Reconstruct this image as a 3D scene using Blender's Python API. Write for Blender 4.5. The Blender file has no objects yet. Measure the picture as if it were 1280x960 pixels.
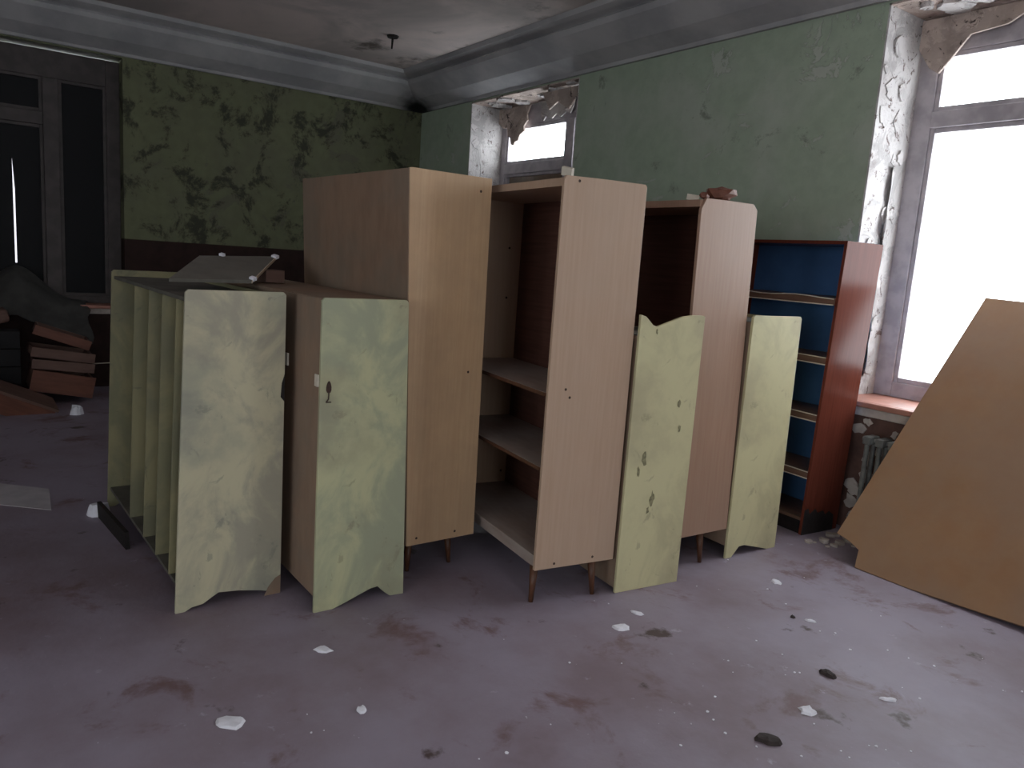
import bpy, math, random
from mathutils import Vector, Matrix
random.seed(7)
S = bpy.context.scene
COL = S.collection

# ------------------------------------------------------------------ camera
cam_d = bpy.data.cameras.new('camera'); cam = bpy.data.objects.new('camera', cam_d); COL.objects.link(cam)
Rv = Vector((0.57243371, 0.81709607, 0.06836411)); Uv = Vector((-0.16959982, 0.03641793, 0.9848399)); Dv = Vector((-0.80221914, 0.5753501, -0.15942619))
M = Matrix.Identity(4)
for i in range(3):
    M[i][0], M[i][1], M[i][2] = Rv[i], Uv[i], -Dv[i]
M[0][3], M[1][3], M[2][3] = 8.62828683, -4.56438953, 1.55
cam.matrix_world = M
cam_d.sensor_width = 36; cam_d.lens = 954.127 / 1280 * 36; cam_d.clip_start = 0.05
S.camera = cam

# ------------------------------------------------------------------ world, light, exposure
W = bpy.data.worlds.new('overcast_sky'); S.world = W; W.use_nodes = True
wt = W.node_tree; wt.nodes.clear()
wo = wt.nodes.new('ShaderNodeOutputWorld'); wb = wt.nodes.new('ShaderNodeBackground')
wb.inputs[0].default_value = (0.90, 0.94, 1.0, 1); wb.inputs[1].default_value = 8.0
wt.links.new(wb.outputs[0], wo.inputs[0])
S.view_settings.view_transform = 'Standard'; S.view_settings.look = 'None'
S.view_settings.exposure = 0.4; S.view_settings.gamma = 1.0
S.view_settings.use_curve_mapping = False

def portal(name, loc, rot, sx, sy):
    l = bpy.data.lights.new(name, 'AREA'); l.shape = 'RECTANGLE'; l.size = sx; l.size_y = sy
    l.cycles.is_portal = True
    o = bpy.data.objects.new(name, l); COL.objects.link(o); o.location = loc; o.rotation_euler = rot
PI = math.pi
portal('window_portal', (2.06, 0.56, 2.0), (-PI/2, 0, 0), 1.9, 2.5)
portal('window_portal', (6.9, 0.56, 2.0), (-PI/2, 0, 0), 2.1, 2.5)
portal('window_portal', (10.9, 0.56, 2.0), (-PI/2, 0, 0), 2.1, 2.5)
portal('window_portal', (13.56, -5.2, 2.0), (0, PI/2, 0), 2.5, 2.2)
for px_ in (8.55, 11.35): portal('window_portal', (px_, -11.06, 2.0), (PI/2, 0, 0), 2.3, 2.5)  # these and the one above serve the added, unseen windows

# ------------------------------------------------------------------ material helpers
def lin(c): return tuple((v/12.92 if v <= 0.04045 else ((v+0.055)/1.055)**2.4) for v in c)
def rgb(*c): return (*lin([v/255 for v in c]), 1)
class Mat:
    def __init__(s, name, rough=0.6, spec=0.4):
        s.m = bpy.data.materials.new(name); s.m.use_nodes = True; s.t = s.m.node_tree
        s.b = s.t.nodes['Principled BSDF']; s.b.inputs['Roughness'].default_value = rough
        s.b.inputs['Specular IOR Level'].default_value = spec
        s.co = s.t.nodes.new('ShaderNodeTexCoord').outputs['Object']
    def n(s, t): return s.t.nodes.new(t)
    def l(s, a, b): s.t.links.new(a, b)
    def mapped(s, sc=(1,1,1), loc=(0,0,0)):
        m = s.n('ShaderNodeMapping'); s.l(s.co, m.inputs[0]); m.inputs['Scale'].default_value = sc; m.inputs['Location'].default_value = loc
        return m.outputs[0]
    def noise(s, scale, detail=4, rough=0.55, sc=(1,1,1), loc=(0,0,0), dist=0.0):
        x = s.n('ShaderNodeTexNoise'); s.l(s.mapped(sc, loc), x.inputs['Vector'])
        x.inputs['Scale'].default_value = scale; x.inputs['Detail'].default_value = detail; x.inputs['Roughness'].default_value = rough
        x.inputs['Distortion'].default_value = dist
        return x.outputs['Fac']
    def ramp(s, v, a, b, inv=False):
        r = s.n('ShaderNodeMapRange'); s.l(v, r.inputs[0]); r.inputs[1].default_value = a; r.inputs[2].default_value = b
        r.interpolation_type = 'SMOOTHSTEP'
        if inv: r.inputs[3].default_value = 1; r.inputs[4].default_value = 0
        return r.outputs[0]
    def math(s, op, a, b=None):
        m = s.n('ShaderNodeMath'); m.operation = op
        for i, v in enumerate((a, b)):
            if v is None: continue
            if isinstance(v, (int, float)): m.inputs[i].default_value = v
            else: s.l(v, m.inputs[i])
        return m.outputs[0]
    def mix(s, f, a, b):
        m = s.n('ShaderNodeMix'); m.data_type = 'RGBA'
        if isinstance(f, float): m.inputs[0].default_value = f
        else: s.l(f, m.inputs[0])
        for i, v in ((6, a), (7, b)):
            if isinstance(v, tuple): m.inputs[i].default_value = v
            else: s.l(v, m.inputs[i])
        return m.outputs[2]
    def axis(s, k):
        x = s.n('ShaderNodeSeparateXYZ'); s.l(s.co, x.inputs[0]); return x.outputs[k]
    def color(s, c):
        if isinstance(c, tuple): s.b.inputs['Base Color'].default_value = c
        else: s.l(c, s.b.inputs['Base Color'])
    def bump(s, h, strength=0.4, dist=0.01):
        b = s.n('ShaderNodeBump'); s.l(h, b.inputs['Height']); b.inputs['Strength'].default_value = strength; b.inputs['Distance'].default_value = dist
        s.l(b.outputs[0], s.b.inputs['Normal'])
def simple(name, c, rough=0.6, var=0.25, scale=6, spec=0.4, bump=0.0):
    m = Mat(name, rough, spec)
    dark = tuple(v*(1-var) for v in c[:3]) + (1,)
    m.color(m.mix(m.ramp(m.noise(scale, 5), .35, .65), dark, c))
    if bump: m.bump(m.noise(scale*4, 5), bump, .005)
    return m.m

# walls: green paint over a dark red-brown dado, paint flaked off in patches
def wall_mat(name, green, dado, bare, mould, amt, mamt, dadoz=1.5, seed=0):
    m = Mat(name, 0.75, 0.25)
    n1 = m.noise(1.3, 8, .62, loc=(seed, 0, 0)); n2 = m.noise(2.3, 9, .7, loc=(3+seed, 7, 1), dist=.6); n3 = m.noise(9, 6)
    g = m.mix(m.ramp(n3, .3, .7), tuple(v*.88 for v in green[:3])+(1,), green)
    g = m.mix(m.math('MULTIPLY', m.ramp(n1, .45, .7), .5), g, bare)
    peel = m.ramp(n2, amt, amt+.02)
    g = m.mix(m.math('MULTIPLY', peel, .65), g, bare)
    g = m.mix(m.math('MULTIPLY', m.ramp(m.noise(2.6, 9, .74, loc=(11+seed, 2, 5), dist=.3), mamt, mamt+.10), .85), g, mould)
    z = m.axis(2)
    low = m.ramp(z, dadoz-.005, dadoz+.005, inv=True)
    m.color(m.mix(low, g, m.mix(m.ramp(n3, .3, .8), dado, tuple(v*.6 for v in dado[:3])+(1,))))
    m.bump(m.math('ADD', m.math('MULTIPLY', peel, -.6), m.noise(5, 8)), .5, .02)
    return m.m
M_wr = wall_mat('green_wall_paint', rgb(158,170,150), rgb(96,70,62), rgb(178,180,170), rgb(112,118,106), .60, .58, 1.5, 0)
M_wl = wall_mat('mouldy_darkened_green_wall_paint', rgb(110,112,86), rgb(50,32,28), rgb(98,96,82), rgb(48,48,40), .60, .50, 1.5, 4)  # mould patches on a green darkened to hold the dim side's shade
def plaster_mat(name, white, dark, amt):
    m = Mat(name, 0.85, 0.2)
    n = m.noise(5, 9, .7, dist=.7); n2 = m.noise(2.2, 7, .6, loc=(4,4,4))
    c = m.mix(m.ramp(n, amt, amt+.05), white, tuple(v*.78 for v in white[:3])+(1,))
    c = m.mix(m.ramp(m.noise(9, 8, .75, loc=(1,5,2), dist=1.2), .57, .63), c, dark)
    c = m.mix(m.math('MULTIPLY', m.ramp(n2, .5, .7), .5), c, dark)
    m.color(c); m.bump(n, .9, .03)
    return m.m
M_plaster = plaster_mat('peeling_white_plaster', rgb(196,190,188), rgb(112,98,94), .50)
M_soffit = plaster_mat('crumbling_soffit_plaster', rgb(190,172,162), rgb(70,60,58), .47)
def cornice_mat():
    m = Mat('grey_cornice_plaster', .8, .2)
    c = m.mix(m.ramp(m.noise(1.5, 6, .6), .35, .65), rgb(160,158,160), rgb(186,183,183))
    # dark blotch around the corner of the room
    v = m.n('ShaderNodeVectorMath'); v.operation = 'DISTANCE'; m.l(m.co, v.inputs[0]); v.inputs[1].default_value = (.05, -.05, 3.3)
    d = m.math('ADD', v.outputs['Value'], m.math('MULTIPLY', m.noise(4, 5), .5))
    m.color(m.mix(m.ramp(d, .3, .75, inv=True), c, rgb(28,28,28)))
    m.bump(m.noise(8, 6), .3, .01); return m.m
M_corn = cornice_mat()
def ceil_mat():
    m = Mat('stained_ceiling_whitewash', .85, .2)
    c = m.mix(m.ramp(m.noise(.9, 7, .6, dist=.5), .35, .65), rgb(228,212,206), rgb(188,178,174))
    c = m.mix(m.ramp(m.noise(1.6, 8, .65, loc=(5,1,0)), .56, .72), c, rgb(112,102,96))
    m.color(c); m.bump(m.noise(6, 7), .3, .01); return m.m
M_ceil = ceil_mat()
def floor_mat():
    m = Mat('dusty_painted_floor', .5, .5)
    c = m.mix(m.ramp(m.noise(1.1, 8, .62), .35, .68), rgb(144,134,148), rgb(122,106,114))
    c = m.mix(m.ramp(m.noise(2.6, 9, .68, loc=(3,8,0), dist=.4), .55, .68), c, rgb(108,84,86))
    c = m.mix(m.ramp(m.noise(7, 8, .7, loc=(1,2,0)), .62, .72), c, rgb(162,154,168))
    c = m.mix(m.ramp(m.noise(3.4, 6, .6, loc=(9,2,0)), .63, .70), c, rgb(72,56,54))
    c = m.mix(m.ramp(m.noise(28, 4, .7), .70, .74), c, rgb(190,186,196))
    m.color(c)
    r = m.n('ShaderNodeMapRange'); m.l(m.noise(2.1, 6), r.inputs[0]); r.inputs[3].default_value = .45; r.inputs[4].default_value = .68
    m.l(r.outputs[0], m.b.inputs['Roughness'])
    m.bump(m.noise(10, 8, .65), .35, .01); return m.m
M_floor = floor_mat()
def wood_mat(name, a, b, grain=(14, 14, .5), rough=.45, spec=.35, dust=None, damt=.5):
    m = Mat(name, rough, spec)
    g = m.noise(5, 6, .6, sc=grain); g2 = m.noise(1.6, 4, .5)
    c = m.mix(m.ramp(g, .22, .78), a, b)
    c = m.mix(m.math('MULTIPLY', m.ramp(g2, .45, .75), .35), c, tuple(v*.7 for v in a[:3])+(1,))
    if dust: c = m.mix(m.math('MULTIPLY', m.ramp(m.noise(2.2, 7, .65, loc=(3,3,1)), .35, .65), damt), c, dust)
    m.color(c); m.bump(g, .08, .003); return m.m
M_veneer1 = wood_mat('yellow_brown_veneer', rgb(202,168,132), rgb(192,156,120), dust=rgb(150,128,106), damt=.3)
M_veneer2 = wood_mat('pale_pinkish_veneer', rgb(182,154,132), rgb(173,144,121), dust=rgb(176,154,136), damt=.3)
M_veneer3 = wood_mat('rosy_brown_veneer', rgb(164,132,112), rgb(154,120,100), dust=rgb(150,126,110), damt=.3)
M_hard = wood_mat('dull_hardboard', rgb(142,116,96), rgb(126,100,82), grain=(3,3,1), rough=.7, dust=rgb(118,110,98), damt=.5)
M_darkback = wood_mat('dark_red_back_veneer', rgb(108,72,62), rgb(80,50,43), grain=(.5,.5,12), rough=.35)
M_inside = wood_mat('dusty_shelf_wood', rgb(160,142,132), rgb(140,124,116), grain=(1,6,6), rough=.7, dust=rgb(164,156,150), damt=.6)
M_innerside = wood_mat('inner_panel_veneer', rgb(208,188,164), rgb(196,174,150), dust=rgb(190,176,156), damt=.4)
M_leg = wood_mat('dark_turned_leg', rgb(96,62,44), rgb(70,44,32), rough=.4)
M_lacq = wood_mat('red_brown_lacquer', rgb(104,54,42), rgb(90,44,34), rough=.2, spec=.09)
M_blue = simple('deep_blue_paint', rgb(72,112,162), .5, .2, 4)
M_shelfedge = wood_mat('brown_shelf_edge', rgb(120,92,78), rgb(98,72,60), grain=(1,8,8))
M_pale = simple('pale_bare_edge', rgb(206,196,180), .7, .15, 20)
M_board = wood_mat('orange_brown_chipboard', rgb(152,118,88), rgb(146,108,78), grain=(2,2,2), rough=.5, dust=rgb(140,116,98), damt=.5)
def locker_mat(name, base, rub, grime, amt, fine=1.0):
    m = Mat(name, .5, .35)
    n = m.noise(3.2*fine, 8, .62, sc=(1,1,.8), dist=.6)
    c = m.mix(m.ramp(n, amt-.08, amt+.10), base, rub)
    c = m.mix(m.math('MULTIPLY', m.ramp(m.noise(2.1, 6, .6, loc=(6,1,3)), .45, .65), .6), c, grime)
    c = m.mix(m.ramp(m.noise(13, 6, .7, loc=(2,9,4)), .70, .74), c, rgb(74,66,52))
    c = m.mix(m.math('MULTIPLY', m.ramp(m.noise(6, 7, .7, loc=(4,2,8), dist=1.0), .60, .66), .5), c, tuple(v*.8 for v in grime[:3])+(1,))
    m.color(c); m.bump(n, .12, .004); return m.m
M_lockA = locker_mat('worn_cream_green_paint', rgb(192,184,154), rgb(160,154,136), rgb(138,140,128), .5)
M_lockB = locker_mat('mottled_green_cream_paint', rgb(184,182,144), rgb(156,158,132), rgb(148,142,118), .48)
M_lockC = locker_mat('yellow_cream_paint', rgb(198,190,150), rgb(182,174,138), rgb(164,154,126), .55)
M_lockIn = locker_mat('shaded_olive_paint', rgb(138,130,98), rgb(120,116,90), rgb(104,102,84), .5)  # locker paint darkened for the insides, shade put into the colour
M_lockTop = simple('dark_grey_board', rgb(92,88,80), .85, .3, 8)  # dark grey for locker tops and bottoms
M_white = simple('flaked_white_plaster_chip', rgb(226,224,232), .8, .12, 20, bump=.4)
M_darkchip = simple('dark_debris', rgb(54,44,42), .8, .3, 20, bump=.4)
M_screw = simple('rusty_screw_head', rgb(62,40,30), .5, .3, 40)
M_metal = simple('dull_steel', rgb(150,148,142), .4, .2, 30)
M_frame = simple('grey_painted_window_frame', rgb(176,168,172), .5, .25, 9, bump=.3)
M_framedark = simple('old_dark_window_frame', rgb(80,72,71), .6, .3, 9, bump=.3)
M_sillr = simple('worn_red_brown_sill_paint', rgb(172,120,104), .5, .25, 7, bump=.3)
M_silledge = simple('dusty_sill_plaster', rgb(176,164,156), .8, .3, 9, bump=.6)
M_iron = simple('flaking_radiator_paint', rgb(120,120,116), .6, .45, 14, bump=.6)
M_cover = simple('dark_window_covering', rgb(30,28,30), .8, .3, 5)
M_cloth = simple('grey_dusty_cloth', rgb(70,68,66), .9, .3, 7, bump=.4)
M_drawer = wood_mat('red_brown_drawer_wood', rgb(116,72,56), rgb(92,56,44), grain=(6,1,6), rough=.55)
M_drawer2 = wood_mat('faded_pink_drawer_wood', rgb(112,86,76), rgb(92,68,60), grain=(6,1,6), rough=.65)
M_paper = simple('dirty_white_paper', rgb(176,170,174), .85, .15, 8)
M_panelgrey = simple('grey_painted_panel', rgb(112,108,100), .8, .2, 8)
M_smudge = simple('brown_grime', rgb(142,135,104), .8, .4, 60)
M_black = simple('charred_residue', rgb(34,26,24), .8, .4, 14, bump=.6)
def glass_mat():
    m = bpy.data.materials.new('dusty_window_glass'); m.use_nodes = True; t = m.node_tree; t.nodes.clear()
    o = t.nodes.new('ShaderNodeOutputMaterial'); tr = t.nodes.new('ShaderNodeBsdfTransparent'); tr.inputs[0].default_value = (.93,.95,.95,1)
    g = t.nodes.new('ShaderNodeBsdfGlossy'); g.inputs['Roughness'].default_value = .05
    f = t.nodes.new('ShaderNodeFresnel'); f.inputs[0].default_value = 1.45
    mx = t.nodes.new('ShaderNodeMixShader'); ge = t.nodes.new('ShaderNodeNewGeometry'); sub = t.nodes.new('ShaderNodeMath'); sub.operation = 'SUBTRACT'; sub.inputs[0].default_value = 1; t.links.new(ge.outputs['Backfacing'], sub.inputs[1])
    mu = t.nodes.new('ShaderNodeMath'); mu.operation = 'MULTIPLY'; t.links.new(sub.outputs[0], mu.inputs[0]); t.links.new(f.outputs[0], mu.inputs[1]); t.links.new(mu.outputs[0], mx.inputs[0]); t.links.new(tr.outputs[0], mx.inputs[1]); t.links.new(g.outputs[0], mx.inputs[2])
    t.links.new(mx.outputs[0], o.inputs[0]); return m
M_glass = glass_mat()

def grimy_glass():
    m = bpy.data.materials.new('grimy_window_glass'); m.use_nodes = True; t = m.node_tree; b = t.nodes['Principled BSDF']
    b.inputs['Base Color'].default_value = (.03,.03,.032,1); b.inputs['Roughness'].default_value = .6; b.inputs['Specular IOR Level'].default_value = .15
    tr = t.nodes.new('ShaderNodeBsdfTransparent'); tr.inputs[0].default_value = (.8,.78,.8,1)
    mx = t.nodes.new('ShaderNodeMixShader'); mx.inputs[0].default_value = .45
    t.links.new(b.outputs[0], mx.inputs[1]); t.links.new(tr.outputs[0], mx.inputs[2]); t.links.new(mx.outputs[0], t.nodes['Material Output'].inputs[0]); return m
M_grimy = grimy_glass()

# ------------------------------------------------------------------ geometry helpers
class MB:
    def __init__(s): s.v = []; s.f = []
    def box(s, x0, x1, y0, y1, z0, z1):
        b = len(s.v)
        s.v += [(x, y, z) for z in (z0, z1) for x, y in ((x0,y0),(x1,y0),(x1,y1),(x0,y1))]
        s.f += [tuple(b+i for i in q) for q in ((3,2,1,0),(4,5,6,7),(0,1,5,4),(1,2,6,5),(2,3,7,6),(3,0,4,7))]
        return s
    def obox(s, c, sx, sy, sz, rx=0, ry=0, rz=0):
        from mathutils import Euler
        R = Euler((rx, ry, rz)).to_matrix(); b = len(s.v); c = Vector(c)
        for z in (-sz/2, sz/2):
            for x, y in ((-sx/2,-sy/2),(sx/2,-sy/2),(sx/2,sy/2),(-sx/2,sy/2)):
                s.v.append(tuple(c + R @ Vector((x, y, z))))
        s.f += [tuple(b+i for i in q) for q in ((3,2,1,0),(4,5,6,7),(0,1,5,4),(1,2,6,5),(2,3,7,6),(3,0,4,7))]
        return s
    def prism(s, pts, off):
        """polygon of 3-D points extruded by vector off"""
        b = len(s.v); n = len(pts); off = Vector(off)
        s.v += [tuple(p) for p in pts] + [tuple(Vector(p)+off) for p in pts]
        s.f += [tuple(range(b, b+n)), tuple(range(b+2*n-1, b+n-1, -1))]
        s.f += [(b+i, b+n+i, b+n+(i+1) % n, b+(i+1) % n) for i in range(n)]
        return s
    def cyl(s, p0, p1, r0, r1, n=12):
        p0, p1 = Vector(p0), Vector(p1); d = (p1-p0).normalized(); a = d.orthogonal().normalized(); c = d.cross(a); b = len(s.v)
        for p, r in ((p0, r0), (p1, r1)):
            for i in range(n):
                t = 2*PI*i/n; s.v.append(tuple(p + (a*math.cos(t)+c*math.sin(t))*r))
        s.f += [(b+i, b+(i+1) % n, b+n+(i+1) % n, b+n+i) for i in range(n)]
        s.f += [tuple(range(b+n-1, b-1, -1)), tuple(range(b+n, b+2*n))]
        return s
    def build(s, name, mat, parent=None, bevel=0.0, smooth=False, warp=None):
        vs = s.v
        if warp is None and parent is not None: warp = WARP.get(parent.name)
        if warp: vs = [warp(*v) for v in vs]
        me = bpy.data.meshes.new(name); me.from_pydata(vs, [], s.f); me.validate()
        import bmesh
        bm = bmesh.new(); bm.from_mesh(me); bmesh.ops.recalc_face_normals(bm, faces=bm.faces); bm.to_mesh(me); bm.free()
        me.materials.append(mat)
        if smooth:
            for p in me.polygons: p.use_smooth = True
        o = bpy.data.objects.new(name, me); COL.objects.link(o)
        if parent: o.parent = parent
        if bevel:
            m = o.modifiers.new('bevel', 'BEVEL'); m.width = bevel; m.segments = 2; m.limit_method = 'ANGLE'
        return o
WARP = {}
def thing(name, label, cat, loc=(0,0,0), rz=0, group=None, kind=None):
    o = bpy.data.objects.new(name, None); COL.objects.link(o); o.location = loc; o.rotation_euler = (0,0,rz)
    o.empty_display_size = .1
    return tag(o, label, cat, group)
def tag(o, label, cat, group=None):
    o['label'] = label; o['category'] = cat
    if group: o['group'] = group
    return o
def struct(o): o['kind'] = 'structure'; return o

# ------------------------------------------------------------------ room shell
RX, RY, H, T = 13.0, -10.5, 3.56, .5
SILL, HEAD = .80, 3.222
f = MB().box(-T, RX+T, RY-T, T, -.12, 0); struct(f.build('floor', M_floor))
f = MB().box(-T, RX+T, RY-T, T, H, H+.2); struct(f.build('ceiling', M_ceil))
W1 = (1.145, 2.985); W2 = (5.87, 7.97); W3 = (9.85, 11.95)
w = MB(); xs = [0, *W1, *W2, *W3, RX]
for i in range(0, len(xs), 2): w.box(xs[i], xs[i+1], 0, T, 0, H)
for a, b in (W1, W2, W3): w.box(a, b, 0, T, 0, SILL); w.box(a, b, 0, T, HEAD, H)
wall_right = struct(w.build('wall_right', M_wr))
WL1 = (-5.45, -3.28)
w = MB(); w.box(-T, 0, WL1[1], T, 0, H); w.box(-T, 0, RY-T, WL1[0], 0, H); w.box(-T, 0, *WL1, 0, SILL); w.box(-T, 0, *WL1, HEAD, H)
wall_left = struct(w.build('wall_left', M_wl))
W_FILL_BACK = [(7.4,9.7),(10.2,12.5)]; W_FILL_FRONT = (-6.3, -4.1)  # unseen window openings, back and front wall, added as fill light
w = MB(); xs = [0] + [e for q in W_FILL_BACK for e in q] + [RX]
for i in range(0, len(xs), 2): w.box(xs[i], xs[i+1], RY-T, RY, 0, H)
for a, b in W_FILL_BACK: w.box(a, b, RY-T, RY, 0, SILL); w.box(a, b, RY-T, RY, HEAD, H)
struct(w.build('wall_back', M_wr))
w = MB(); w.box(RX, RX+T, W_FILL_FRONT[1], T, 0, H); w.box(RX, RX+T, RY-T, W_FILL_FRONT[0], 0, H); w.box(RX, RX+T, *W_FILL_FRONT, 0, SILL); w.box(RX, RX+T, *W_FILL_FRONT, HEAD, H)
struct(w.build('wall_front', M_wr))

# cornice: sloped cove, groove and lip, along both seen walls
prof = [(0,3.235),(.03,3.235),(.05,3.26),(.22,3.33),(.40,3.44),(.43,3.475),(.40,3.50),(.47,3.515),(.52,3.53),(.56,H+.01),(0,H+.01)]
c = MB()
for i in range(6):
    pass
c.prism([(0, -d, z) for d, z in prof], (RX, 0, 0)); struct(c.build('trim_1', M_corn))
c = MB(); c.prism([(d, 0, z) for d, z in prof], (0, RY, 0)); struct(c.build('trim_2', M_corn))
# hole of a ceiling lamp hook
hk = MB(); hk.cyl((1.655, -1.222, H+.005), (1.655, -1.222, H-.02), .06, .05, 9)
hk.cyl((1.655, -1.222, H-.02), (1.66, -1.23, H-.12), .012, .008, 6)
tag(hk.build('ceiling_hook', M_black), 'small dark hook stump hanging from the stained ceiling near the corner', 'hook')

# reveals: thin crumbling plaster linings
def blob(cx, cy, r, n=11, j=.35):
    return [(cx+r*(1+random.uniform(-j, j))*math.cos(2*PI*i/n), cy+r*(1+random.uniform(-j, j))*math.sin(2*PI*i/n)) for i in range(n)]
tn = 3
def reveals(a, b, top=True):
    global tn
    r = MB().box(a, a+.012, 0.0, .42, SILL+.03, HEAD); struct(r.build('trim_%d' % tn, M_plaster)); tn += 1
    r = MB().box(b-.012, b, 0.0, .42, SILL+.03, HEAD); struct(r.build('trim_%d' % tn, M_plaster)); tn += 1
    r = MB().box(a, b, 0.0, .42, HEAD-.012, HEAD); s = struct(r.build('trim_%d' % tn, M_soffit)); tn += 1
    return s
s1 = reveals(*W1); s2 = reveals(*W2); reveals(*W3)
def flakes(name, a, b, parent, n, seed, xr=None):
    random.seed(seed); m = MB()
    for _ in range(n):      # scabs of plaster on the left reveal
        y = random.uniform(.04, .38); z = random.uniform(1.0, HEAD-.1); r = random.uniform(.02, .07)
        m.prism([(a+.012, y+u, z+v) for u, v in blob(0, 0, r)], (random.uniform(.004, .016), 0, 0))
    for _ in range(n):      # scabs on the soffit
        x = random.uniform(a+.1, b-.1); y = random.uniform(.05, .36); r = random.uniform(.03, .10)
        m.prism([(x+u, y+v, HEAD-.012) for u, v in blob(0, 0, r)], (0, 0, -random.uniform(.008, .03)))
    o = m.build(name, M_plaster, parent); o['kind'] = 'stuff'; return o
flakes('plaster_scabs', *W1, s1, 16, 3); flakes('plaster_scabs', *W2, s2, 18, 5)
# hanging sheets of loose plaster in front of the small window's upper light
def sheet(name, pts, th, mat, parent):
    o = MB().prism(pts, th).build(name, mat, parent, bevel=.003); return o
y0 = .36
sheet('hanging_plaster', [(1.16,y0,3.20),(1.75,y0,3.20),(1.69,y0,3.10),(1.71,y0,3.04),(1.64,y0,2.98),(1.66,y0,2.93),(1.58,y0,2.90),(1.55,y0,2.84),(1.49,y0,2.83),(1.47,y0,2.79),(1.42,y0,2.81),(1.40,y0,2.88),(1.35,y0,2.90),(1.33,y0,2.99),(1.24,y0,3.0),(1.16,y0,3.05)], (0,.02,0), M_soffit, s1)
sheet('hanging_plaster', [(1.88,y0,3.20),(2.5,y0,3.20),(2.47,y0,3.10),(2.43,y0,3.03),(2.36,y0,3.05),(2.28,y0,3.01),(2.20,y0,3.05),(2.13,y0,3.01),(2.03,y0,3.04),(1.99,y0,3.00),(1.93,y0,3.06),(1.95,y0,3.12)], (0,.015,0), M_plaster, s1)
sheet('hanging_plaster', [(2.3,.1,3.19),(2.93,.1,3.19),(2.93,.12,3.06),(2.8,.12,3.10),(2.7,.12,3.00),(2.55,.1,3.08),(2.42,.1,3.02)], (0,.02,0), M_soffit, s1)
sheet('hanging_plaster', [(5.9,.34,3.19),(6.6,.34,3.19),(6.4,.34,3.08),(6.2,.34,3.06),(6.1,.34,2.93),(6.04,.34,2.86),(5.98,.34,2.9),(5.9,.34,3.02)], (0,.02,0), M_soffit, s2)

# a strip of paint film curling off the bright reveal beside the window frame
m = MB(); n_ = 26
for i in range(n_+1):
    z = .95+1.35*i/n_; q = .05*abs(math.sin(i*.75))*(.4+.6*math.sin(i*.23+1)**2); 
    m.v += [(W2[0]+.012, .27+.02*math.sin(i*.6), z), (W2[0]+.03+q*.8, .24-q, z+.01)]
for i in range(n_): m.f.append((2*i, 2*i+1, 2*i+3, 2*i+2))
o = m.build('paint_curl', M_plaster, s2, smooth=True); sm = o.modifiers.new('thick', 'SOLIDIFY'); sm.thickness = .003

# ------------------------------------------------------------------ windows
def window(n, org, rz, width, mat, parts, glass=True, sillmat=None, y=.42):
    """local frame: x along the wall from the opening's left jamb, y outwards, z up"""
    fr = MB(); top = HEAD-.012; bot = SILL+.03; g = parts['stile']
    fr.box(0, g, y, y+.08, bot, top); fr.box(width-.12, width, y, y+.08, bot, top)
    fr.box(g, width-.12, y, y+.08, bot, parts['bot']); fr.box(g, width-.12, y, y+.08, parts['top'], top)
    o = fr.build('window_%d' % n, mat, bevel=.006); o.location = org; o.rotation_euler = (0, 0, rz); struct(o)
    cells = []
    for x0, x1 in parts['mull']: MB().box(x0, x1, y-.015, y+.075, parts['bot'], parts['top']).build('mullion', mat, o, bevel=.006)
    edges = [g] + [e for m_ in parts['mull'] for e in m_] + [width-.12]
    for i in range(0, len(edges), 2):
        x0, x1 = edges[i], edges[i+1]
        if i//2 in parts['wide']:
            MB().box(x0, x1, y-.01, y+.07, *parts['tr']).build('transom', mat, o, bevel=.006)
            cells += [(x0, x1, parts['bot'], parts['tr'][0]), (x0, x1, parts['tr'][1], parts['top'])]
        else: cells.append((x0, x1, parts['bot'], parts['top']))
    for x0, x1, z0, z1 in cells:
        s_ = MB(); k = .03
        s_.box(x0, x0+k, y+.01, y+.05, z0, z1); s_.box(x1-k, x1, y+.01, y+.05, z0, z1)
        s_.box(x0+k, x1-k, y+.01, y+.05, z0, z0+k); s_.box(x0+k, x1-k, y+.01, y+.05, z1-k, z1)
        sash = s_.build('sash', mat, o, bevel=.004)
        MB().box(x0+k, x1-k, y+.028, y+.032, z0+k, z1-k).build('pane', M_grimy if mat is M_framedark else M_glass, sash)
    return o, cells
win1, c1 = window(1, (W1[0], 0, 0), 0, W1[1]-W1[0], M_frame, dict(stile=.10, bot=.93, top=3.0, tr=(2.50,2.61), mull=[(1.17,1.31)], wide=[0]))
win2, c2 = window(2, (W2[0], 0, 0), 0, W2[1]-W2[0], M_frame, dict(stile=.13, bot=.93, top=3.0, tr=(2.55,2.65), mull=[(1.40,1.53)], wide=[0]))
win3, c3 = window(3, (W3[0], 0, 0), 0, W3[1]-W3[0], M_frame, dict(stile=.13, bot=.93, top=3.0, tr=(2.55,2.65), mull=[(1.40,1.53)], wide=[0]))
# left wall: local x runs along -y?  jamb nearest the room corner is at y=-3.28
win4, c4 = window(4, (0, WL1[0], 0), PI/2, WL1[1]-WL1[0], M_framedark, dict(stile=.13, bot=.90, top=2.96, tr=(2.52,2.64), mull=[(1.51,1.64)], wide=[0]), y=.20)
for i_, WF in enumerate(W_FILL_BACK): window(6+i_, (WF[1], RY, 0), PI, WF[1]-WF[0], M_frame, dict(stile=.13, bot=.93, top=3.0, tr=(2.55,2.65), mull=[(1.40,1.53)], wide=[0]))
win5, c5 = window(5, (RX, W_FILL_FRONT[1], 0), -PI/2, W_FILL_FRONT[1]-W_FILL_FRONT[0], M_frame, dict(stile=.13, bot=.93, top=3.0, tr=(2.55,2.65), mull=[(1.40,1.53)], wide=[0]))
MB().box(.02, W1[1]-W1[0]-.02, .505, .52, .86, 2.53).build('light_block_board', M_hard, win1)  # hidden board added to cut the light through the lower panes
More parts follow.
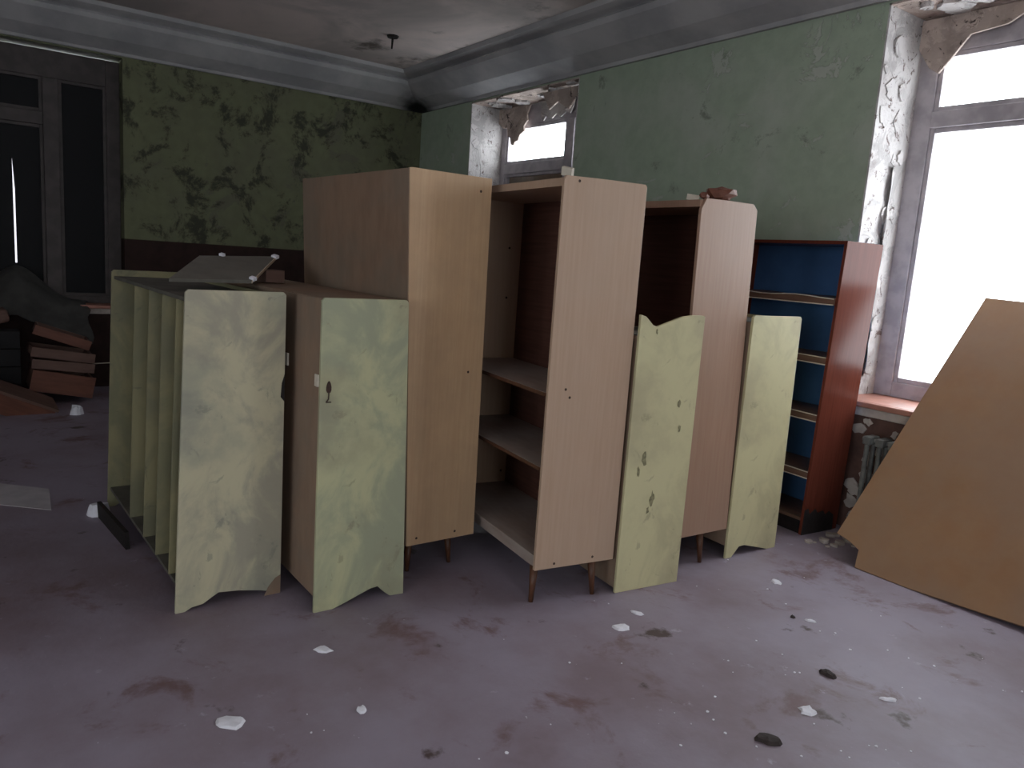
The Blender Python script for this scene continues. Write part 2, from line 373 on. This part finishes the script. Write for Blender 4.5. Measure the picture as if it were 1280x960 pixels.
# dark coverings fixed outside the left window, with one narrow slit
def cover(x0, x1, z0, z1): MB().box(x0, x1, .30, .312, z0, z1).build('dark_board', M_cover, win4)
cover(1.28, 2.17, .83, 3.19); cover(0.0, 1.254, .83, 3.19)
MB().prism([(1.24,.301,2.46),(1.24,.301,3.19),(1.285,.301,3.19),(1.285,.301,.83),(1.27,.301,.83),(1.27,.301,1.9)], (0,.012,0)).build('dark_board', M_cover, win4)
MB().box(1.24, 1.29, .298, .31, .83, 1.2).build('dark_board', M_cover, win4)
# sills
def sill(n, a, b, rz=0, org=(0,0,0)):
    o = MB().box(a, b, 0.0, .5, SILL, SILL+.03); o.box(a-.0, b+.0, -.04, 0, SILL-.005, SILL+.03)
    o = o.build('trim_%d' % n, M_sillr, bevel=.008); o.location = org; o.rotation_euler = (0,0,rz); struct(o)
    e = MB().box(a-.03, b+.03, -.022, -.001, SILL-.06, SILL-.006).build('sill_plaster', M_silledge, o, bevel=.006)
    return o
for (a, b) in (W1, W2, W3): sill(tn, a, b); tn += 1
sill(tn, 0, WL1[1]-WL1[0], PI/2, (0, WL1[0], 0)); tn += 1
for WF in W_FILL_BACK: sill(tn, 0, WF[1]-WF[0], PI, (WF[1], RY, 0)); tn += 1
sill(tn, 0, W_FILL_FRONT[1]-W_FILL_FRONT[0], -PI/2, (RX, W_FILL_FRONT[1], 0)); tn += 1
# dark bare patches of wall under the big window behind the radiator
random.seed(11)
m = MB()
for _ in range(70):
    x_, z_ = random.uniform(6.05, 6.6), random.uniform(.06, .72)
    m.prism([(x_+u, -.001, z_+v) for u, v in blob(0, 0, random.uniform(.015, .045), 9, .5)], (0, -random.uniform(.004, .012), 0))
o = m.build('plaster_scabs', M_silledge, wall_right); o['kind'] = 'stuff'

# ------------------------------------------------------------------ tall cabinets
def bil(w, d, h, ft=0, fb=0, bt=0, bb=0, xt=0, xb=0, z0=0):
    def g(x, y, z):
        t = max(0, min(1, (z-z0)/(h-z0))) if z > 0.001 else 0; u = max(-.1, min(1.1, y/d))
        return (x + xb*(1-t)+xt*t, y + (1-u)*(fb*(1-t)+ft*t) + u*(bb*(1-t)+bt*t), z)
    return g
def cabinet(label, loc, rz, w, d, z0, z1, side, back_m, warp, shelves=(), closed=False, legs=(), screws=(), chip=0, inner_holes=()):
    t = thing('tall_cabinet', label, 'cabinet', loc, rz, 'tall veneered cabinets on short legs')
    WARP[t.name] = warp; th = .018
    def sp(x):
        if chip: pts = [(x,0,z0),(x,0,z1-chip),(x,chip*.55,z1-.004),(x,d*.5,z1),(x,d-chip*.6,z1),(x,d-.004,z1-chip*.5),(x,d,z0)]
        else: pts = [(x,0,z0),(x,0,z1-.003),(x,.01,z1),(x,d,z1),(x,d,z0)]
        return MB().prism(pts, (-th, 0, 0)).build('side_panel', side, t, bevel=.0015)
    near = sp(0); far = sp(-w+th)
    tz = z1-.012
    MB().box(-w+th, -th, .006, d-.008, tz-.035, tz).build('top_panel', side, t, bevel=.0015)
    MB().box(-w+th, -th, .006, d-.008, z0+.045, z0+.063).build('bottom_panel', M_inside, t, bevel=.001)
    MB().box(-w+th, -th, .018, .036, z0, z0+.045).build('plinth_rail', side if closed else M_inside, t, bevel=.001)
    MB().box(-w+th, -th, d-.008, d-.002, z0+.01, z1-.012).build('back_panel', back_m, t)
    if closed: MB().box(-w+.004, -.004, -.004, .004, z0+.004, z1-.004).build('front_panel', M_hard, t, bevel=.001)
    for z in shelves: MB().box(-w+th, -th, .012, d-.012, z-.018, z).build('shelf', M_inside, t, bevel=.001); MB().box(-w+th, -th, .0105, .0118, z-.018, z-.001).build('edge_strip', M_leg, t)  # dark strip tones down the lit shelf front, shade put into colour
    for x, y in legs:
        sx = .012 if x > -w/2 else -.012
        MB().cyl((x, y, z0+.002), (x+sx, y + (-.012 if y < d/2 else .012), 0), .021, .011, 12).build('leg', M_leg, t, smooth=True)
    for y, z in screws: MB().cyl((.0005, y, z), (-.004, y, z), .0065, .0065, 8).build('screw', M_screw, near)
    for y, z in inner_holes: MB().cyl((-w+th+.001, y, z), (-w+th-.003, y, z), .007, .007, 8).build('screw', M_screw, far)
    return t
LG = lambda w, d: [(-.07, .05), (-.07, d-.09), (-w+.07, .05), (-w+.07, d-.09)]
cab1 = cabinet('tall closed cabinet with a dull hardboard front and yellow-brown side, behind the cream lockers', (5.52,-2.932,0), .037, 1.208, .421, .156, 1.925, M_veneer1, M_darkback,
    bil(1.208,.421,1.925, ft=-.035, fb=.04, bt=-.01, bb=.01, z0=.156), closed=True, legs=[(-.076,.06),(-.076,.30),(-1.13,.06),(-1.13,.33)], screws=[(.093,.19),(.314,.19),(.338,.999),(.35,1.86)])
cab2 = cabinet('tall open cabinet with three dusty shelf boards and pale side panel, nearest and centre', (6.054,-2.521,0), -.122, 1.14, .435, .170, 1.921, M_veneer2, M_darkback,
    bil(1.14,.435,1.921, ft=0, fb=0), shelves=[.985,.645], legs=[(-.055,.03),(-.03,.33),(-1.08,.05),(-1.08,.36)], screws=[(.102,.192),(.313,.198),(.089,1.005),(.113,.968),(.075,1.90)], chip=.02, inner_holes=[(.353,1.619),(.354,1.336),(.394,.3)])
cab3 = cabinet('tall open cabinet with dark red back and chipped top corners, farthest tall one', (6.042,-1.633,0), -.02, 1.14, .42, .177, 1.920, M_veneer3, M_darkback,
    bil(1.14,.42,1.92, xt=-.02, xb=.02, z0=.177), legs=[(-.045,.04),(-.04,.25),(-1.08,.05),(-1.08,.36)], screws=[(.376,.20)], chip=.06)
# loose corner bits on top of the cabinets
tag(MB().obox((6.025,-2.485,1.936), .05,.02,.035, .3,.2,.4).build('wood_splinter', M_pale), 'pale splinter standing on the front corner of the open centre cabinet', 'splinter')

def lump(name, label, cat, c, r, mat, sx=1, sy=1, sz=.5, seed=1):
    random.seed(seed); import bmesh
    bm = bmesh.new(); bmesh.ops.create_icosphere(bm, subdivisions=2, radius=r)
    me = bpy.data.meshes.new(name)
    for v in bm.verts: v.co *= random.uniform(.75, 1.2); v.co.x *= sx; v.co.y *= sy; v.co.z *= sz
    zm = min(v.co.z for v in bm.verts)
    for v in bm.verts: v.co.z -= zm
    bm.to_mesh(me); bm.free(); me.materials.append(mat)
    o = bpy.data.objects.new(name, me); COL.objects.link(o); o.location = c; return tag(o, label, cat)
lump('crumpled_paper', 'crumpled brown paper lying on top of the farthest tall cabinet', 'paper', (5.97,-1.44,1.910), .07, M_drawer, 1, 1.2, .6, 3)
lump('wood_chunk', 'reddish wood chunk on the front corner of the farthest tall cabinet', 'wood chunk', (6.00,-1.598,1.910), .022, M_drawer, 1, 1, .8, 5)
tag(MB().obox((5.93,-1.60,1.922), .06,.02,.026, .2,.1,.8).build('wood_splinter', M_pale), 'pale splinter on top of the farthest cabinet, left of the reddish chunk', 'splinter')
# ------------------------------------------------------------------ cream lockers
def foot(d, h, style):
    """outline of a side panel with a wavy foot cut-out"""
    if style == 'up':      # cut-out at the top: the locker stands upside down
        return [(0,0),(d,0),(d,h-.006),(d-.01,h),(.31,h),(.25,h-.008),(.10,h-.058),(.075,h-.05),(.03,h-.012),(0,h-.004)]
    if style == 'b':
        low = [(0,0),(.08,0),(.12,.012),(.25,.058),(.285,.062),(.32,.025),(.345,.004),(d,0)]
    elif style == 'd':
        low = [(0,0),(.045,0),(.075,.03),(.10,.055),(.145,.056),(.22,.035),(.30,.012),(.34,0),(d,0)]
    else:
        low = [(0,0),(.035,0),(.06,.014),(.105,.02),(.165,.058),(.25,.048),(.33,.030),(d-.06,.020),(d-.04,0),(d,0)]
    return low + [(d,h-.012),(d-.012,h),(.012,h),(0,h-.012)]
H_L = 1.351
def locker(label, loc, rz, w, d, style, paint, divs=(), front=None, warp=None, inner=None, flush=False):
    t = thing('locker', label, 'locker', loc, rz, 'low cream painted locker units')
    if warp: WARP[t.name] = warp
    th = .016; h = H_L; up = style == 'up'; inner = inner or paint
    near = MB().prism([(0, y, z) for y, z in foot(d, h, style)], (-th, 0, 0)).build('side_panel', paint, t, bevel=.0015)
    far = MB().prism([(-w+th, y, z) for y, z in (foot(d, h, style) if not up else [(0,0),(d,0),(d,h-.10),(0,h-.10)])], (-th, 0, 0)).build('side_panel', inner, t, bevel=.0015)
    lo, hi = (.03, h-.10) if up else (.10, h-.035)
    if flush: hi = h-.004
    MB().box(-w+th, -th, .012, d-.006, hi-.016, hi).build('top_panel', M_hard if flush else M_lockTop, t, bevel=.001)
    MB().box(-w+th, -th, .012, d-.006, lo, lo+.016).build('bottom_panel', M_lockTop, t, bevel=.001)
    MB().box(-w+th, -th, d-.010, d-.004, lo, hi+(.0 if up or flush else .018)).build('back_panel', inner, t)
    for x in divs: MB().box(-x-.012, -x, .006, d-.011, lo+.017, hi-.017).build('divider', inner, t, bevel=.001)
    if front: MB().box(-w+th+.001, -th-.001, .002, .011, .02 if up else .07, hi-.003).build('front_panel', front, t, bevel=.001)
    return t, near
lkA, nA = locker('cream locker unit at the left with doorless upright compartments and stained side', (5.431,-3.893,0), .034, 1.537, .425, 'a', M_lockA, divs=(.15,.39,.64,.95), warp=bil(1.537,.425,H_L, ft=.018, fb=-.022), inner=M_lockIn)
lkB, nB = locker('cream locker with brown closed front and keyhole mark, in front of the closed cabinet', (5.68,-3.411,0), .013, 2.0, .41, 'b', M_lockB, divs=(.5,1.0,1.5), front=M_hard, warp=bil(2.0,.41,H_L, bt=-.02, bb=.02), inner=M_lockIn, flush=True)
lkC, nC = locker('yellow-cream locker standing upside down, notched foot on top, between the two open cabinets', (6.125,-2.072,0), -.10, .45, .39, 'up', M_lockC, divs=(.22,), front=M_hard)
lkD, nD = locker('yellow-cream locker between the farthest tall cabinet and the blue bookcase', (6.072,-1.195,0), -.02, .45, .41, 'd', M_lockC, divs=(.22,), front=M_hard, warp=bil(.45,.41,H_L, bb=.02))
for (cy, cz, r_) in ((.10,.66,.020),(.07,.60,.014),(.17,.46,.018),(.15,.40,.012),(.30,.80,.010),(.28,.93,.012),(.10,1.27,.008)):
    random.seed(int(cz*100)); MB().prism([(.0006, cy+u*.7, cz+v*1.6) for u, v in blob(0, 0, r_, 11, .5)], (.0012,0,0)).build('grime_spot', M_smudge, nC)
# broken brown corner of locker A's foot
MB().prism([(.001,.35,.0),(.001,.423,.0),(.001,.423,.085),(.001,.40,.075),(.001,.37,.04)], (.003,0,0)).build('bare_wood_patch', M_hard, nA)
MB().prism([(.0005,.408,.90),(.0005,.424,.88),(.0005,.424,1.0),(.0005,.412,.96)], (.002,0,0)).build('scorch_mark', M_black, nA)
# latch plates and key of locker B
MB().box(-.045,-.015,-.008,.001,.985,1.035).build('latch_plate', M_pale, lkB, bevel=.001)
MB().box(-.40,-.37,-.008,.001,1.02,1.075).build('latch_plate', M_pale, lkB, bevel=.001)
k = MB(); k.prism([(.0, .037+.011*math.cos(a)*(1-.3*math.sin(a)), .985+.026*math.sin(a)) for a in [2*PI*i/12 for i in range(12)]], (.003,0,0))
k.cyl((.003,.037,.965),(.003,.036,.935),.003,.003,6); k.cyl((.003,.036,.935),(.003,.026,.922),.003,.003,6); k.cyl((.003,.026,.922),(.003,.048,.922),.0025,.0025,6)
k.build('bent_key_hook', M_screw, nB)
# rubbish inside / below locker A
tag(MB().obox((4.35,-4.0,.047), .55,.02,.09, .05,.0,.10).build('broken_board', M_black), 'blackened broken board standing on the floor before the doorless locker', 'board')
# board lying tilted on top of locker A, block under it
N1, N2, F1, F2 = Vector((5.0,-3.85,1.370)), Vector((4.93,-3.47,1.373)), Vector((4.55,-3.62,1.467)), Vector((4.45,-3.2,1.484))
sl = thing('cupboard_door', 'loose grey cupboard door tilted on top of the left cream locker unit', 'door', tuple(N1))
rel = [p-N1 for p in (N1, N2, F2, F1)]
nn = (rel[1]).cross(rel[3]).normalized()
if nn.z < 0: nn = -nn
MB().prism([tuple(p) for p in rel], tuple(-nn*.016)).build('door_panel', M_panelgrey, sl, bevel=.001)
edge = MB().prism([tuple(rel[1]), tuple(rel[2]), tuple(rel[2]-nn*.016), tuple(rel[1]-nn*.016)], (0,.004,0)).build('edge_strip', M_innerside, sl)
for p, s_ in ((rel[1]*.97+rel[2]*.03, .030), (rel[2]*.95+rel[1]*.05, .034), (rel[3]*.72+rel[2]*.28, .026)):
    MB().obox(tuple(p+nn*.004), s_, s_*.8, .018, .3, .2, .6).build('plaster_lump', M_white, sl, bevel=.003)
tag(MB().obox((4.60,-3.28,1.384), .14,.10,.064, 0,0,.1).build('wood_block', M_drawer2, bevel=.003), 'small brown wooden block on the lockers, under the raised edge of the grey door', 'block')

# ------------------------------------------------------------------ blue bookcase
bw, bd, bh = .95, .345, 1.793
bc = thing('bookcase', 'red-brown lacquered bookcase with deep blue inside, against the wall left of the window', 'bookcase', (6.049,-.43,0), -.063)
WARP[bc.name] = bil(bw, bd, bh, xt=.025, xb=-.025)
for x in (0, -bw+.02): MB().prism([(x,0,0),(x,0,bh),(x,bd,bh),(x,bd,0)], (-.02,0,0)).build('side_panel', M_lacq, bc, bevel=.002)
MB().box(-bw+.02,-.02,.004,bd-.004,bh-.02,bh).build('top_panel', M_lacq, bc, bevel=.001)
MB().box(-bw+.02,-.02,.01,bd-.008,.085,.105).build('bottom_panel', M_shelfedge, bc, bevel=.001)
MB().box(-bw+.02,-.02,.015,.03,0,.085).build('plinth_rail', M_black, bc)
MB().box(-bw+.02,-.02,bd-.008,bd-.002,.02,bh-.02).build('back_panel', M_blue, bc)
for z in (1.463, 1.108, .757, .400):
    th = .045
    s_ = MB(); n = 10
    top = [(-bw+.021+(bw-.042)*i/n, .01, z + (.006*math.sin(i*1.1) if z > 1.4 else .001*math.sin(i))) for i in range(n+1)]
    bot = [(p[0], .01, z-th) for p in reversed(top)]
    sh = s_.prism(top+bot, (0, bd-.02, 0)).build('shelf', M_shelfedge, bc, bevel=.001)
    e = MB()
    e.prism([(p[0], .007, p[2]+.001) for p in top]+[(p[0], .007, p[2]-.005) for p in reversed(top)], (0,.003,0))
    e.box(-bw+.021,-.021,.007,.0100,z-th-.001,z-th+.005)
    e.build('edge_strip', M_pale, sh)
    MB().box(-bw+.021,-.021,.012,bd-.012,z+.007,z+.009).build('shelf_top', M_blue, sh) if False else None
MB().prism([(.0008,.0,.0),(.0008,.30,.0),(.0008,.29,.10),(.0008,.24,.13),(.0008,.21,.11),(.0008,.18,.14),(.0008,.13,.13),(.0008,.10,.16),(.0008,.05,.13),(.0008,.03,.17),(.0008,.0,.16)], (.003,0,0)).build('charred_patch', M_black, bc)

# ------------------------------------------------------------------ leaning board
pl = Vector((0,.85,-.58)).normalized()
P = [(6.314,-.531,.131),(6.40,-.545,.115),(6.47,-.559,.09),(6.493,-.616,.005),(6.781,-.617,.004),(7.115,-.607,.018),(7.329,-.600,.03),(7.80,-.59,.045),(7.86,.385,1.475),(6.489,.42,1.525)]
def onplane(p):   # keep every corner on the sheet's plane through (y=-.62, z=0)
    v = Vector(p); d = (v-Vector((0,-.62,0))).dot(pl); return v-pl*d
org = Vector((6.493,-.616,.0))
lb = thing('leaning_board', 'large orange-brown chipboard sheet leaning on the sill of the bright window', 'board', tuple(org))
MB().prism([tuple(onplane(p)-org) for p in P], tuple(-pl*.0+pl*.018)).build('sheet', M_board, lb, bevel=.002)

# ------------------------------------------------------------------ radiator
rd = thing('radiator', 'old cast-iron radiator under the bright window behind the leaning board', 'radiator', (6.17,-.10,0))
for i in range(14):
    x_ = .03+i*.08; m = MB()
    for yy in (-.035, .035):
        m.cyl((x_, yy, .14), (x_, yy, .60), .016, .016, 8)
    m.obox((x_, 0, .62), .05, .11, .05); m.obox((x_, 0, .12), .05, .11, .05)
    m.build('section', M_iron, rd, bevel=.006)
p_ = MB(); p_.cyl((-.04,0,.12),(1.15,0,.12),.014,.014,8); p_.cyl((-.02,0,.62),(1.15,0,.62),.014,.014,8)
p_.cyl((-.04,0,.12),(-.04,0,0),.014,.014,8)
p_.build('pipe', M_iron, rd)

# ------------------------------------------------------------------ pile under the left window
def drawer(label, c, L, Dp, Hh, rx, rz, mat, group='drawers stacked under the dark window'):
    t = thing('drawer', label, 'drawer', c, 0, group); t.rotation_euler = (rx, 0, rz)
    k = .015
    MB().box(-k, 0, -L/2, L/2, 0, Hh).build('front_panel', mat, t, bevel=.002)
    MB().box(-Dp, -k, -L/2+.01, -L/2+.01+k, .004, Hh-.01).build('side_panel', M_drawer2, t)
    MB().box(-Dp, -k, L/2-.01-k, L/2-.01, .004, Hh-.01).build('side_panel', M_drawer2, t)
    MB().box(-Dp, -Dp+k, -L/2+.01+k, L/2-.01-k, .004, Hh-.01).build('back_panel', M_drawer2, t)
    MB().box(-Dp+k, -k, -L/2+.01+k, L/2-.01-k, .004, .010).build('bottom_panel', M_drawer2, t)
    return t
drawer('lowest and deepest red-brown drawer of the stack under the dark window', (.82,-3.93,.085), .50,.45,.19,-.19,.03,M_drawer)
drawer('thin faded drawer lying second from the bottom of the dark stack', (.83,-3.91,.30), .49,.45,.085,-.12,.0,M_drawer2)
drawer('faded pink-brown drawer, third from the bottom of the dark stack', (.84,-3.91,.40), .50,.45,.085,-.16,.05,M_drawer2)
drawer('orange-brown drawer, steeply tilted topmost one of the dark stack', (.80,-3.92,.555), .46,.42,.085,-.34,-.04,M_drawer)
# dark crate that props the stack's raised left end
cr = thing('crate', 'black wooden crate standing left of the drawer stack below the grey cloth', 'crate', (.64,-4.42,0))
for z in (0, .16, .32, .48): MB().box(-.22, 0, -.2, .2, z+.002, z+.155).build('slat_ring', M_cover, cr, bevel=.003)
tag(MB().obox((.60,-4.46,.745), .2,.32,.12, .25,.05,.1).build('seat_cushion', M_drawer2, bevel=.03), 'dull brown cushion slumped on the black crate at the left picture edge', 'cushion')
# big brown slab lying in front
bs = thing('table_top', 'broad brown table top lying slanted on the floor before the drawer stack', 'table top', (1.25,-4.35,.17)); bs.rotation_euler = (-.44, .10, .05)
MB().box(-.40, 0, -.62, .40, 0, .025).build('top_board', M_drawer2, bs, bevel=.002)
MB().box(-.03, .0, -.60, .38, -.16, 0).build('apron', M_drawer, bs, bevel=.002)
MB().box(-.38, -.35, -.60, .38, -.16, 0).build('apron', M_drawer, bs, bevel=.002)
# grey cloth sagging off the sill
random.seed(4)
def cloth():
    m = MB(); nx, ny = 12, 20
    for j in range(ny+1):
        y = -4.62 + 1.0*j/ny
        hgt = .33*math.exp(-((y+4.20)/.26)**2)
        for i in range(nx+1):
            u = i/nx; x = -.14 + .49*u
            drop = 0 if u < .25 else -(u-.25)**1.5*(.30+.25*(j/ny))
            z = .850 + hgt*(1-u*.55) + max(drop, -.9) + .018*math.sin(j*1.3+i*.9)*(u > .2)
            if u <= .3: z = max(z, .845)
            m.v.append((x+.02*math.sin(j*.9), y + .02*math.sin(i*1.3), z))
    for j in range(ny):
        for i in range(nx):
            a = j*(nx+1)+i; m.f.append((a, a+1, a+nx+2, a+nx+1))
    o = m.build('cloth', M_cloth, smooth=True); s_ = o.modifiers.new('thick', 'SOLIDIFY'); s_.thickness = .006; s_.offset = 1
    return tag(o, 'crumpled grey cloth heaped on the sill of the dark window and hanging down', 'cloth')
cloth()
tag(MB().cyl((.62,-3.66,.33),(.75,-3.42,.36),.005,.004,6).build('stick', M_pale), 'thin pale stick poking out between the drawer stack and the left locker', 'stick')

# ------------------------------------------------------------------ litter on the floor
random.seed(21)
def chip(name, label, cat, x, y, r, mat, el=1.6, rot=0, h=.008, group=None):
    n = 12; m = MB(); pts = []
    for i in range(n):
        a = 2*PI*i/n; q = 1+random.uniform(-.22, .22); u, v = r*q*math.cos(a)*el, r*q*math.sin(a)
        pts.append((u*math.cos(rot)-v*math.sin(rot), u*math.sin(rot)+v*math.cos(rot)))
    b = [(u, v, .0005) for u, v in pts]; t = [(u*.8, v*.8, h*random.uniform(.6, 1.2)) for u, v in pts]
    m.v = b+t+[(0, 0, h*1.15)]
    m.f = [tuple(reversed(range(n)))] + [(i, (i+1) % n, n+(i+1) % n, n+i) for i in range(n)] + [(n+i, n+(i+1) % n, 2*n) for i in range(n)]
    o = m.build(name, mat); o.location = (x, y, 0); tag(o, label, cat, group); return o
vd = math.atan2(.817, .572)
G = 'plaster chips scattered over the floor'
chip('plaster_chip', 'white plaster chip on the floor below the yellow-cream upside-down locker', 'plaster chip', 6.406,-2.291,.035,M_white,1.1,vd,group=G)
chip('plaster_chip', 'roundest bright white plaster chip, right of the middle of the floor', 'plaster chip', 7.211,-2.117,.032,M_white,1.0,vd,group=G)
chip('plaster_chip', 'grey-white crumbled plaster chip at the bottom left of the floor', 'plaster chip', 6.292,-3.922,.034,M_white,1.5,vd,group=G)
chip('plaster_chip', 'small white plaster chip on the floor, bottom centre-left', 'plaster chip', 6.43,-3.524,.020,M_white,1.0,vd,group=G)
chip('plaster_chip', 'oval white plaster chip right in front of the locker with the keyhole mark', 'plaster chip', 5.992,-3.49,.024,M_white,1.5,vd,group=G)
chip('plaster_chip', 'white plaster chip on the lit floor nearest the foot of the farthest cream locker', 'plaster chip', 6.412,-1.207,.024,M_white,1.2,vd-1.2,group=G)
chip('plaster_chip', 'thin white sliver on the brightest part of the floor', 'plaster chip', 6.775,-1.443,.012,M_white,2.4,vd-.3,group=G)
chip('plaster_chip', 'long white sliver on the lower right floor', 'plaster chip', 7.321,-1.767,.012,M_white,3.0,vd-.1,group=G)
chip('plaster_chip', 'white flake pair below the upside-down locker, just left of its chip', 'plaster chip', 6.335,-2.13,.014,M_white,2.4,vd-.5,group=G)
chip('dirt_clump', 'large dark clump of dirt at the bottom right of the floor', 'dirt clump', 7.249,-2.403,.030,M_darkchip,1.4,vd-.3,.014,'dark clumps on the lit floor')
chip('dirt_clump', 'elongated dark clump of dirt beside the round white chip', 'dirt clump', 7.091,-1.813,.022,M_darkchip,1.6,vd-.9,.014,'dark clumps on the lit floor')
chip('dirt_clump', 'tiny dark speck beside the white sliver on the bright floor', 'dirt clump', 6.708,-1.488,.011,M_darkchip,1.0,0,.01,'dark clumps on the lit floor')
chip('rubble_piece', 'pale lump of rubble in the dark below the doorless locker', 'rubble', 4.02,-4.03,.05,M_white,1.3,vd,.06)
chip('rubble_piece', 'pale rubble lump at the corner of the slanted table top', 'rubble', 1.30,-3.86,.05,M_white,1.1,vd,.07)
pp = MB().prism([(3.10,-4.60,.001),(3.55,-4.60,.001),(3.86,-4.24,.001),(3.45,-4.22,.001)], (0,0,.003))
tag(pp.build('paper_sheet', M_paper), 'grimy pale sheet of paper on the dark floor at the left edge', 'paper')
m = MB()
for _ in range(130):
    x_ = random.uniform(5.9, 8.0); y_ = random.uniform(-3.9, -.75)
    if random.random() > .35 and x_ < 6.8: continue
    r_ = random.uniform(.002, .006); z_ = .0005
    m.prism([(x_+u, y_+v, z_) for u, v in blob(0, 0, r_, 6)], (0, 0, r_*.5))
o = m.build('plaster_crumbs', M_white); o['kind'] = 'stuff'; tag(o, 'tiny white plaster crumbs sprinkled over the grey floor', 'crumbs')
m = MB()
for _ in range(70):
    x_ = random.uniform(6.11, 6.7); y_ = random.uniform(-.5, -.08)
    r_ = random.uniform(.01, .035)
    if y_ < -.3 and x_ > 6.25: continue
    m.prism([(x_+u, y_+v, .0005) for u, v in blob(0, 0, r_, 7)], (0, 0, r_*.6))
o = m.build('rubble', M_silledge); o['kind'] = 'stuff'; tag(o, 'crumbled plaster rubble on the floor between bookcase and radiator', 'rubble')
